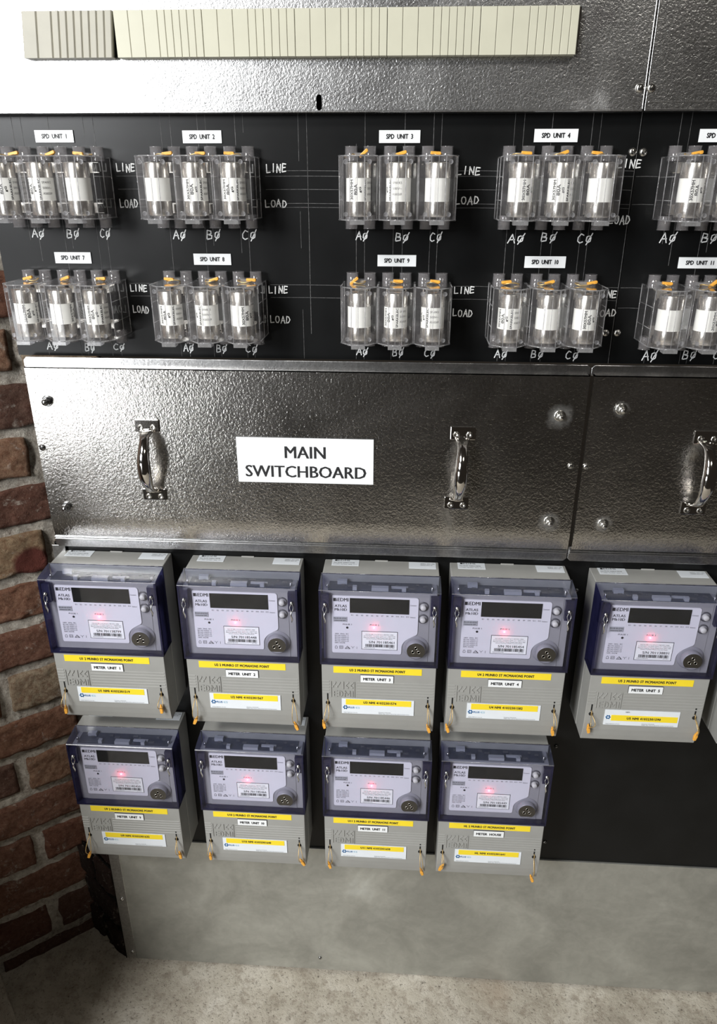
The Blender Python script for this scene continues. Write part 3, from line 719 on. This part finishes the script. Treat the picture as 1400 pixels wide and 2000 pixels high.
# ------------------------------------------------------------------ electricity meters
HWID = .085
def rpoly(pts, rads, seg=5):
    out = []; n = len(pts)
    for i, (p, r) in enumerate(zip(pts, rads)):
        if r == 0: out.append(p); continue
        a = Vector(pts[i-1])-Vector(p); c = Vector(pts[(i+1) % n])-Vector(p); P_ = Vector(p); A = P_+a.normalized()*r; C_ = P_+c.normalized()*r
        for k_ in range(seg+1):
            t = k_/seg; q = A*(1-t)**2+P_*2*t*(1-t)+C_*t*t; out.append((q.x, q.y))
    return out
def meter_shared():
    g = {}
    r = empty('electricity_meter', (0, 0, 0))
    b = MB(); b.box(-HWID, HWID, 0, .0464, -.2515, 0); b.box(-.010, .010, .0, .003, -.001, .0014)
    o = b.build('body', 'body', r, bevel=.0016, bseg=3)
    # inner face moulding (behind the lens)
    b = MB(); b.box(-.0815, .0815, .046, .0745, -.1275, -.0125)
    b.box(-.0715, .0715, .0745, .0752, -.1275, -.0135)
    b.build('face_moulding', 'face', r, bevel=.0008)
    # circuit board and components seen through the top of the lens
    b = MB(); b.box(-.074, .074, .048, .0725, -.0125, -.0108); pc = b.build('circuit_board', 'pcb', r)
    b = MB(); b.box(-.062, -.048, .050, .057, -.0112, -.0050); b.build('connector', 'pcb_white', pc)
    b = MB(); b.box(-.012, .012, .066, .0735, -.0112, -.0060); b.build('connector', 'pcb_white', pc)
    b = MB(); b.box(.016, .040, .0615, .0655, -.0112, -.0085); b.build('connector', 'pcb_white', pc)
    for x in (-.036, .034): b = MB(); b.box(x-.003, x+.003, .067, .073, -.0112, -.0055); b.build('connector', 'pcb_white', pc)
    for x in (-.0755, .0745): b = MB(); b.lathe((x, .066, -.0125), 'z', [(.0022, 0), (.0022, .005), (.001, .0065), (0, .0068)], 12); b.build('standoff', 'screw', pc)
    b = MB()
    for k_ in range(14): x = -.066+k_*.0098; b.box(x, x+.004+.002*(k_ % 3), .052+.004*(k_ % 4), .0555+.004*(k_ % 4), -.0110, -.0098)
    b.build('chip', 'ring', pc)
    # label plate
    D1 = .0765
    pts = [(-.0685, -.0185), (.0555, -.0190), (.0553, -.0795), (.0475, -.0835), (.0375, -.0900), (.0330, -.0985), (.0325, -.1145), (-.0690, -.1150)]
    pl = rpoly(pts, [.003, .004, .004, .003, .006, .004, .003, .003])
    b = MB(); b.prism_d(pl, .0750, D1); lp = b.build('label_plate', 'plate', r, bevel=.0003)
    b = MB(); t = D1+.0002
    b.prism_d([(-.0665, -.0222), (-.0625, -.0222), (-.0625, -.0275), (-.0665, -.0275)], t-.0001, t)
    b.prism_d([(-.0618, -.0240), (-.0608, -.0240), (-.0608, -.0275), (-.0618, -.0275)], t-.0001, t); b.prism_d([(-.0618, -.0222), (-.0608, -.0222), (-.0608, -.0232), (-.0618, -.0232)], t-.0001, t)
    b.text('EDMI', -.0598, -.0447, -.0275, -.0220, t, bold=.02)
    b.text('ATLAS', -.0645, -.0472, -.0372, -.0330, t, bold=.02); b.text('Mk10D', -.0645, -.0470, -.0432, -.0390, t, bold=.02)
    b.text('PULSE 1', -.0530, -.0400, -.0668, -.0645, t, bold=.01); b.text('PULSE 2', -.0135, -.0005, -.0665, -.0642, t, bold=.01)
    b.prism_d([(-.0465+.0018*math.cos(a), -.0712+.0018*math.sin(a)) for a in [i*math.pi/6 for i in range(12)]], t-.0001, t+.0001)
    for i in range(12):
        xx = -.0395+i*.00725; b.text('E%d' % (i+1), xx-.0013-(.0006 if i > 8 else 0), xx+.0013+(.0006 if i > 8 else 0), -.0508, -.0489, t, bold=.01)
    b.text('Connect', .0435, .0525, -.0318, -.0297, t); b.text('Select', .0440, .0515, -.0515, -.0495, t)
    for i, s in enumerate(('240V  50Hz  IEC', 'IEC/AS 62052-11', 'IEC/AS 62053-21', 'IEC/AS 62053-22', 'IEC/AS 62053-23', 'NMI 14/2/98')):
        b.text(s, -.0648, -.0445 if i < 5 else -.0500, -.0830-i*.0031, -.0810-i*.0031, t)
    # pictograms: lock, double square, triangle, antenna, arrow
    b.ribbon([(-.0645, -.1075), (-.0645, -.1045), (-.0635, -.1030), (-.0625, -.1030), (-.0615, -.1045), (-.0615, -.1075), (-.0645, -.1075)], .0005, t)
    b.ribbon([(-.0580, -.1075), (-.0580, -.1030), (-.0530, -.1030), (-.0530, -.1075), (-.0580, -.1075)], .0005, t); b.ribbon([(-.0567, -.1063), (-.0567, -.1042), (-.0543, -.1042), (-.0543, -.1063), (-.0567, -.1063)], .0004, t)
    b.ribbon([(-.0500, -.1075), (-.0465, -.1030), (-.0425, -.1075), (-.0500, -.1075)], .0006, t); b.ribbon([(-.0478, -.1068), (-.0455, -.1048), (-.0440, -.1068)], .0006, t)
    b.ribbon([(-.0410, -.1033), (-.0385, -.1050), (-.0360, -.1033)], .0004, t); b.ribbon([(-.0385, -.1050), (-.0385, -.1072)], .0004, t); b.ribbon([(-.0325, -.1035), (-.0325, -.1072)], .0004, t)
    b.build('printed_marks', 'ink', lp, fix=False)
    b = MB(); b.box(-.0668, -.0468, D1, D1+.0008, -.0612, -.0530); ps = b.build('owner_tag', 'pcb_white', lp, bevel=.0003)
    b = MB(); b.text('PLUS ES ETD', -.0658, -.0478, -.0564, -.0543, D1+.0010, bold=.02); b.text('Industrial SIM', -.0648, -.0490, -.0598, -.0579, D1+.0010, bold=.01); b.build('printed_text', 'ink', ps, fix=False)
    # serial sticker
    b = MB(); b.box(-.0258, .0268, D1, D1+.0003, -.1075, -.0760); b.cur = 1; b.box(-.0250, .0260, D1+.0003, D1+.0005, -.1067, -.0768)
    ss = b.build('serial_sticker', ['ring', 'white_label'], lp); g['ss'] = ss
    b = MB(); t2 = D1+.0007
    b.text('1D/10-5B-112-27-J11-281021-400', -.0200, .0205, -.0822, -.0803, t2); b.text('3x230/400V 10(100)A 50Hz Cl.1 1000i/kWh', -.0225, .0235, -.0846, -.0831, t2)
    b.text('Plus-Co Interval Three Phase Four Wire 4W', -.0225, .0235, -.0872, -.0855, t2); b.text('Direct Connect Whole Current Meter', -.0185, .0195, -.0895, -.0880, t2)
    b.text('MADE IN MALAYSIA', -.0220, -.0060, -.1050, -.1037, t2); b.text('JUL 2021', .0150, .0225, -.1050, -.1037, t2)
    rnd = random.Random(9); x = -.0200
    while x < .0225:
        wd = rnd.choice((.0004, .0008, .0012)); b.box(x, x+wd, t2-.0001, t2, -.1028, -.0978); x += wd+rnd.choice((.0004, .0008))
    b.build('printed_barcode', 'ink', ss, fix=False)
    # display
    b = MB(); b.box(-.0428, .0422, D1-.0006, D1+.0006, -.0457, -.0217); b.build('display', 'lcd', r)
    # buttons
    for z in (-.0328, -.0530):
        b = MB(); b.lathe((.0622, .0750, z), 'd', [(.0078, 0), (.0078, .0008), (.0060, .0012), (.0056, -.0005), (0, -.0005)], 24)
        o = b.build('button', 'ring', r); b = MB(); b.lathe((.0622, .0750, z), 'd', [(.0040, 0), (.0040, .0055), (.0034, .0064), (0, .0066)], 20); b.build('button_cap', 'button', o)
    # optical port
    b = MB(); b.lathe((.0536, .0750, -.1015), 'd', [(.0190, 0), (.0190, .0004), (.0178, .0012), (.0150, .0016)], 30)
    b.lathe((.0536, .0750, -.1015), 'd', [(.0142, 0), (.0142, .0100), (.0130, .0106)], 30); o = b.build('optical_port', 'portring', r)
    fl = [(.0536+.0132*math.cos(a), -.1015+max(-.0098, .0132*math.sin(a))) for a in [i*2*math.pi/30 for i in range(30)]]
    b = MB(); b.prism_d(fl, .084, .0863); b.build('port_face', 'port', o)
    for x, z, rr in ((0, .0052, .0026), (-.0042, -.0018, .0026), (.0042, -.0018, .0026)):
        b = MB(); b.lathe((.0536+x, .0863, -.1015+z), 'd', [(rr, 0), (rr, .0002), (rr*.72, .0002), (rr*.7, -.0005)], 16); b.cur = 1
        b.lathe((.0536+x, .0864, -.1015+z), 'd', [(rr*.72, 0), (0, .0)], 14); b.build('port_contact', ['screw', 'dark_slot'], o)
    # pulse led
    b = MB(); b.lathe((-.0075, D1, -.0700), 'd', [(.0011, 0), (.0010, .0008), (0, .0012)], 14); b.build('pulse_light', 'led', r)
    # lens
    b = MB(); b.quad((-.0862, .0862, -.0052), (-.0862, .0862, -.1293), (.0862, .0862, -.1293), (.0862, .0862, -.0052)); ln = b.build('lens_cover', 'lens', r)
    so = ln.modifiers.new('t', 'SOLIDIFY'); so.thickness = .0001
    b = MB()
    prof = [(.0464, .0008), (.0600, -.0002), (.0760, -.0020), (.0830, -.0034), (.0856, -.0046), (.0862, -.0056)]
    vs = []; 
    for d, z in prof: vs += [(-.0862, d, z), (.0862, d, z)]
    b.add(vs, [(2*i, 2*i+1, 2*i+3, 2*i+2) for i in range(len(prof)-1)], True)
    b.build('lens_top', 'lens_top', ln, fix=False)
    b = MB()
    for s in (-1, 1):
        x = s*.0862; b.add([(x, d, z) for d, z in prof]+[(x, .0862, -.1293), (x, .0464, -.1293)], [tuple(range(len(prof)+2))])
        xx = s*.0835
        b.box(min(x, xx), max(x, xx), .0850, .0863, -.1293, -.006)
        b.box(min(s*.0722, x), max(s*.0722, x), .0780, .0850, -.0430, -.0130)
    b.box(-.0862, .0862, .0765, .0866, -.1293, -.1258); b.box(-.0862, .0862, .0464, .0866, -.1296, -.1290)
    b.box(-.0862, .0862, .0460, .0468, .0002, .0014)
    b.build('lens_rim', 'navy', ln)
    b = MB(); b.tube([(-.0862, .0862, -.0052), (.0862, .0862, -.0052)], .0005, 6); b.tube([(-.0862, .0466, .0012), (.0862, .0466, .0012)], .0005, 6)
    b.build('lens_edge', 'clear_edge', ln)
    # lens seals
    for s in (-1, 1):
        x = s*.0778; b = MB(); rnd = random.Random(s+5); pts = []
        for i in range(25):
            t_ = i/24; a = t_*2*math.pi; pts.append((x+.0022*math.sin(a)+.0006*math.sin(5*a), .0885+.001*math.cos(3*a), -.0270-.0135*(1-math.cos(a))/1.0*.55))
        b.tube(pts, .00055, 6)
        b.tube([(x, .089, -.040), (x-.0012, .0895, -.047), (x+.0006, .089, -.053), (x-.0004, .0885, -.0585)], [.0009, .0013, .0012, .0007], 8)
        b.lathe((x, .0862, -.0275), 'd', [(.0026, 0), (.0022, .002), (0, .0024)], 14)
        b.build('lens_seal', 'silver', r)
    # terminal cover
    b = MB()
    prof = [(.0464, -.1300), (.0828, -.1300), (.0838, -.1310), (.0838, -.2180), (.0830, -.2290), (.0812, -.2400), (.0790, -.2500), (.0780, -.2518), (.0464, -.2518)]
    b.prism_x(prof, -HWID+.0006, HWID-.0006); tc = b.build('terminal_cover', 'tcover', r, bevel=.0012, bseg=2)
    b = MB()
    for i in range(6):
        z = -.1600-i*.0052; 
        b.prism_x([(.0836, z), (.0843, z-.0006), (.0843, z-.0022), (.0836, z-.0028)], -.0320, .0825)
        if i < 5: b.prism_x([(.0836, z), (.0843, z-.0006), (.0843, z-.0022), (.0836, z-.0028)], -.0838, -.0730)
    b.build('moulded_ribs', 'tcover', tc)
    b = MB(); d0, d1 = .0836, .0849
    def bar(x0, z0, x1, z1, w_=.0012):
        L = math.hypot(x1-x0, z1-z0); nx, nz_ = -(z1-z0)/L*w_/2, (x1-x0)/L*w_/2
        b.prism_d([(x0+nx, z0+nz_), (x1+nx, z1+nz_), (x1-nx, z1-nz_), (x0-nx, z0-nz_)], d0, d1)
    bar(-.0705, -.161, -.0705, -.1895, .001); bar(-.0355, -.161, -.0355, -.1895, .001); bar(-.0520, -.161, -.0520, -.1745, .001)
    for ox_ in (-.0690, -.0625): bar(ox_+.0055, -.1618, ox_+.0035, -.1665); bar(ox_+.0035, -.1665, ox_+.0008, -.1690); b.lathe((ox_+.0008, d0, -.1708), 'd', [(.0016, 0), (.0014, .0012), (0, .0013)], 10)
    for ox_ in (-.0500, -.0430): bar(ox_+.0060, -.1618, ox_+.0010, -.1675); bar(ox_+.0010, -.1675, ox_+.0035, -.1700); b.lathe((ox_+.0042, d0, -.1718), 'd', [(.0016, 0), (.0014, .0012), (0, .0013)], 10)
    for xx in (-.0690, -.0665): pass
    bar(-.0665, -.1775, -.0665, -.1885, .0016)
    for zz in (-.1780, -.1830, -.1880): bar(-.0665, zz, -.0610, zz, .0014)
    bar(-.0585, -.1775, -.0585, -.1885, .0016); bar(-.0585, -.1780, -.0545, -.1795, .0014); bar(-.0545, -.1795, -.0535, -.1830, .0014); bar(-.0535, -.1830, -.0548, -.1868, .0014); bar(-.0548, -.1868, -.0585, -.1882, .0014)
    bar(-.0505, -.1885, -.0500, -.1775, .0016); bar(-.0500, -.1775, -.0462, -.1850, .0014); bar(-.0462, -.1850, -.0425, -.1775, .0014); bar(-.0425, -.1775, -.0420, -.1885, .0016); bar(-.0385, -.1775, -.0385, -.1885, .0018)
    b.build('embossed_logo', 'tcover', tc, bevel=.0003)
    for s in (-1, 1):
        x = -.0760 if s < 0 else .0743
        b = MB(); b.box(x-.0011, x+.0011, .0836, .08395, -.1960, -.1835); b.lathe((x, .0838, -.2006), 'd', [(.0033, 0), (.0033, .0004), (0, .0004)], 16)
        b.build('seal_slot', 'dark_slot', tc)
    # stickers on the top of the body
    b = MB(); b.box(-.0740, -.0335, .0012, .0205, .0002, .0005); o = b.build('top_sticker', 'paper', r); b = MB()
    def flat_text(b, s, x0, x1, da, db, z):
        vs, fs = text_geo(s); a1 = max(v[0] for v in vs); a0 = min(v[0] for v in vs); c0 = min(v[1] for v in vs); c1 = max(v[1] for v in vs)
        b.add([(x0+(v[0]-a0)/(a1-a0)*(x1-x0), da-(v[1]-c0)/(c1-c0)*(da-db), z) for v in vs], fs)
    flat_text(b, 'EDMI', -.0655, -.0480, .0060, .0020, .0007); b.box(-.0700, -.0665, .0020, .0060, .0006, .0007)
    flat_text(b, 'Atlas Mk10D  ENERGY METER', -.0715, -.0400, .0125, .0100, .0007); flat_text(b, '3 x 240V 10(100)A  50Hz  CT 1', -.0715, -.0370, .0180, .0155, .0007)
    b.build('printed_text', 'ink', o, fix=False)
    b = MB(); b.box(.0408, .0808, .0030, .0230, .0002, .0005); o = b.build('top_sticker', 'paper', r); b = MB()
    flat_text(b, 'SPEC 701185', .0580, .0790, .0090, .0068, .0007); flat_text(b, 'MADE 2021 07', .0580, .0760, .0130, .0108, .0007); b.build('printed_text', 'ink', o, fix=False)
    return r, ss, tc
meter0, ss0, tc0 = meter_shared()

def meter_specific(r, ss, tc, addr, unit, nmi, sn, seed, variant=0):
    b = MB(); b.text('S/N '+sn, -.0150, .0222, -.0962, -.0922, .0772, bold=.015); b.build('serial_number', 'ink', ss, fix=False)
    rnd = random.Random(seed); dx = rnd.uniform(-.003, .001)
    D = .0838; t = D+.0008
    b = MB(); b.box(-.0665+dx, .0640+dx, D, D+.0005, -.1453, -.1342); o = b.build('address_strip', 'yellow', tc)
    b = MB(); b.text(addr, -.0425+dx, .0395+dx, -.1418, -.1376, D+.0007, 1.1, bold=.035); b.build('printed_text', 'ink', o, fix=False)
    b = MB(); b.cur = 0; b.box(-.0265+dx, .0226+dx, D, D+.0014, -.1602, -.1472); b.cur = 1; b.box(-.0262+dx, .0223+dx, D+.0014, D+.0017, -.1599, -.1475)
    o = b.build('unit_plate', ['black_edge', 'white_label'], tc); b = MB(); b.text(unit, -.0220+dx, .0180+dx, -.1562, -.1517, D+.0019, bold=.04); b.build('engraved_text', 'ink', o, fix=False)
    px = -.0545+dx
    b = MB(); b.box(px, px+.1088, D+.0002, D+.0012, -.2185, -.1912); o = b.build('asset_sticker', 'paper', tc)
    b = MB(); yz = (-.2020, -.1918) if not variant else (-.2105, -.2003); yx = (.006, .1045) if not variant else (.010, .1065)
    b.box(px+yx[0], px+yx[1], D+.0012, D+.0016, yz[0], yz[1]); y = b.build('number_strip', 'yellow', o)
    b = MB(); b.text(nmi, px+.033, px+.082, yz[0]+.0031, yz[1]-.0031, D+.0018, 1.1, bold=.035); b.build('printed_text', 'ink', y, fix=False)
    lz = -.2070 if not variant else -.2045; lx = px+.0055
    b = MB(); b.lathe((lx, D+.0010, lz), 'd', [(.0030, 0), (.0030, .0005), (.0016, .0005), (.0016, 0)], 18)
    for k_ in range(6): a = k_*math.pi/3; b.lathe((lx+.0031*math.cos(a), D+.0010, lz+.0031*math.sin(a)), 'd', [(.0009, 0), (.0009, .0005), (0, .0005)], 8)
    if not variant: b.text('PLUS', px+.0100, px+.0190, -.2088, -.2054, t+.0008, bold=.02)
    b.build('logo', 'logo_blue', o, fix=False)
    if not variant: b = MB(); b.text('ES', px+.0215, px+.0270, -.2088, -.2054, t+.0008); b.box(px+.0195, px+.0209, t+.0007, t+.0008, -.2074, -.2068); b.build('logo', 'logo_pale', o, fix=False)
    b = MB(); b.text('https://pluses.com.au', px+.0030, px+.0235, -.2172, -.2157, t+.0008)
    b.text('Property of PLUS ES', px+.0560, px+.0740, -.2155, -.2140, t+.0008); b.text('Meter may only be altered by authorised personnel', px+.0560, px+.1020, -.2176, -.2161, t+.0008)
    if variant: b.text('NMI :', px+.030, px+.037, -.1955, -.1930, t+.0008)
    b.build('printed_text', 'ink', o, fix=False)
    # hanging seals
    for s, x in ((-1, -.0760), (1, .0743)):
        sw = rnd.uniform(-.004, .004)+(-.003 if s < 0 else .002); L = rnd.uniform(.024, .046); spread = rnd.uniform(.001, .006)
        z0 = -.1990; ex, ez = x+sw, z0-L
        o = empty('cable_seal', (0, 0, 0)); bpy.data.objects.remove(o)
        b = MB()
        pa = []; pb = []
        for i in range(9):
            q = i/8; e = math.sin(math.pi*q)
            pa.append((x+(ex-x)*q+spread*e, .0842+.010*e+.004*q, z0+(ez-z0)*q)); pb.append((x+(ex-x)*q-spread*.3*e, .0842+.014*e+.004*q, z0+(ez-z0)*q))
        b.tube(pa, .00055, 6); b.tube(pb, .00055, 6); b.tube([(x, .0838, -.1945), (x+.0006, .0875, -.1985), (x, .0842, z0)], .0006, 6)
        sl = b.build('seal_wire', 'wire', r)
        a = rnd.uniform(-.5, .5)+(.25 if s > 0 else -.2); b = MB(); ca, sa = math.cos(a), math.sin(a)
        def Q(u, v): return (ex+u*ca+v*sa, ez+u*sa-v*ca)
        b.prism_d([Q(-.0018, -.003), Q(.0018, -.003), Q(.0026, .002), Q(.0024, .0085), Q(-.0016, .0095), Q(-.0026, .003)], .0865, .0905)
        b.prism_d([Q(-.0012, -.007), Q(.0012, -.007), Q(.0014, -.0028), Q(-.0014, -.0028)], .0872, .0898)
        b.build('seal_tag', 'tag', sl, bevel=.0007)

MET = [(-.4304, -.5105, 'U1', 'METER  UNIT  1', 'U1 NMI 41032301519', '701138799'), (-.2273, -.5126, 'U2', 'METER  UNIT  2', 'U2 NMI 41032301567', '701185448'),
 (-.0244, -.5131, 'U3', 'METER  UNIT  3', 'U3 NMI 41032301574', '701185461'), (.1625, -.5125, 'U4', 'METER  UNIT  4', 'U4 NMI 41032301582', '701185454'),
 (.3680, -.5144, 'U5', 'METER  UNIT  5', 'U5 NMI 41032301590', '701138831'), (.5700, -.5140, 'U6', 'METER  UNIT  6', 'U6 NMI 41032301608', '701138840'),
 (-.4363, -.8107, 'U9', 'METER  UNIT  9', 'U9 NMI 41032301632', '701185450'), (-.2271, -.8104, 'U10', 'METER  UNIT  10', 'U10 NMI 41032301640', '701185466'),
 (-.0252, -.8111, 'U11', 'METER  UNIT  11', 'U11 NMI 41032301658', '701185446'), (.1620, -.8100, 'HL', 'METER  HOUSE', 'HL NMI 41032301641', '701185449')]
roots = [meter0]+[copy_tree(meter0) for _ in MET[1:]]
for i, (r, (x, z, u_, un, nm, sn)) in enumerate(zip(roots, MET)):
    r.location = (x, -.0006, z)
    kids = [q for q in bpy.data.objects if q.parent == r]
    tc = [q for q in kids if q.name.startswith('terminal_cover')][0]
    lp = [q for q in kids if q.name.startswith('label_plate')][0]
    ss = [q for q in bpy.data.objects if q.parent == lp and q.name.startswith('serial_sticker')][0]
    meter_specific(r, ss, tc, u_+' 2 MUNRO ST MCMAHONS POINT', un, nm, sn, i*17+3, 1 if u_ == 'U5' else 0)
    l = bpy.data.lights.new('pulse_glow', 'POINT'); l.energy = .0045; l.color = (1, .05, .08); l.shadow_soft_size = .0012
    lo = bpy.data.objects.new('pulse_glow', l); COL.objects.link(lo); lo.parent = r; lo.location = (-.0075, -.0800, -.0700)
    lab = 'grey electricity meter labelled '+un.replace('  ', ' ')+(' in the %s row' % ('upper' if z > -.7 else 'lower'))
    if u_ == 'U6': lab = 'grey electricity meter cut off by the right frame edge, right of METER UNIT 5'
    tag(r, lab, 'electricity meter', 'electricity meters on the black board')
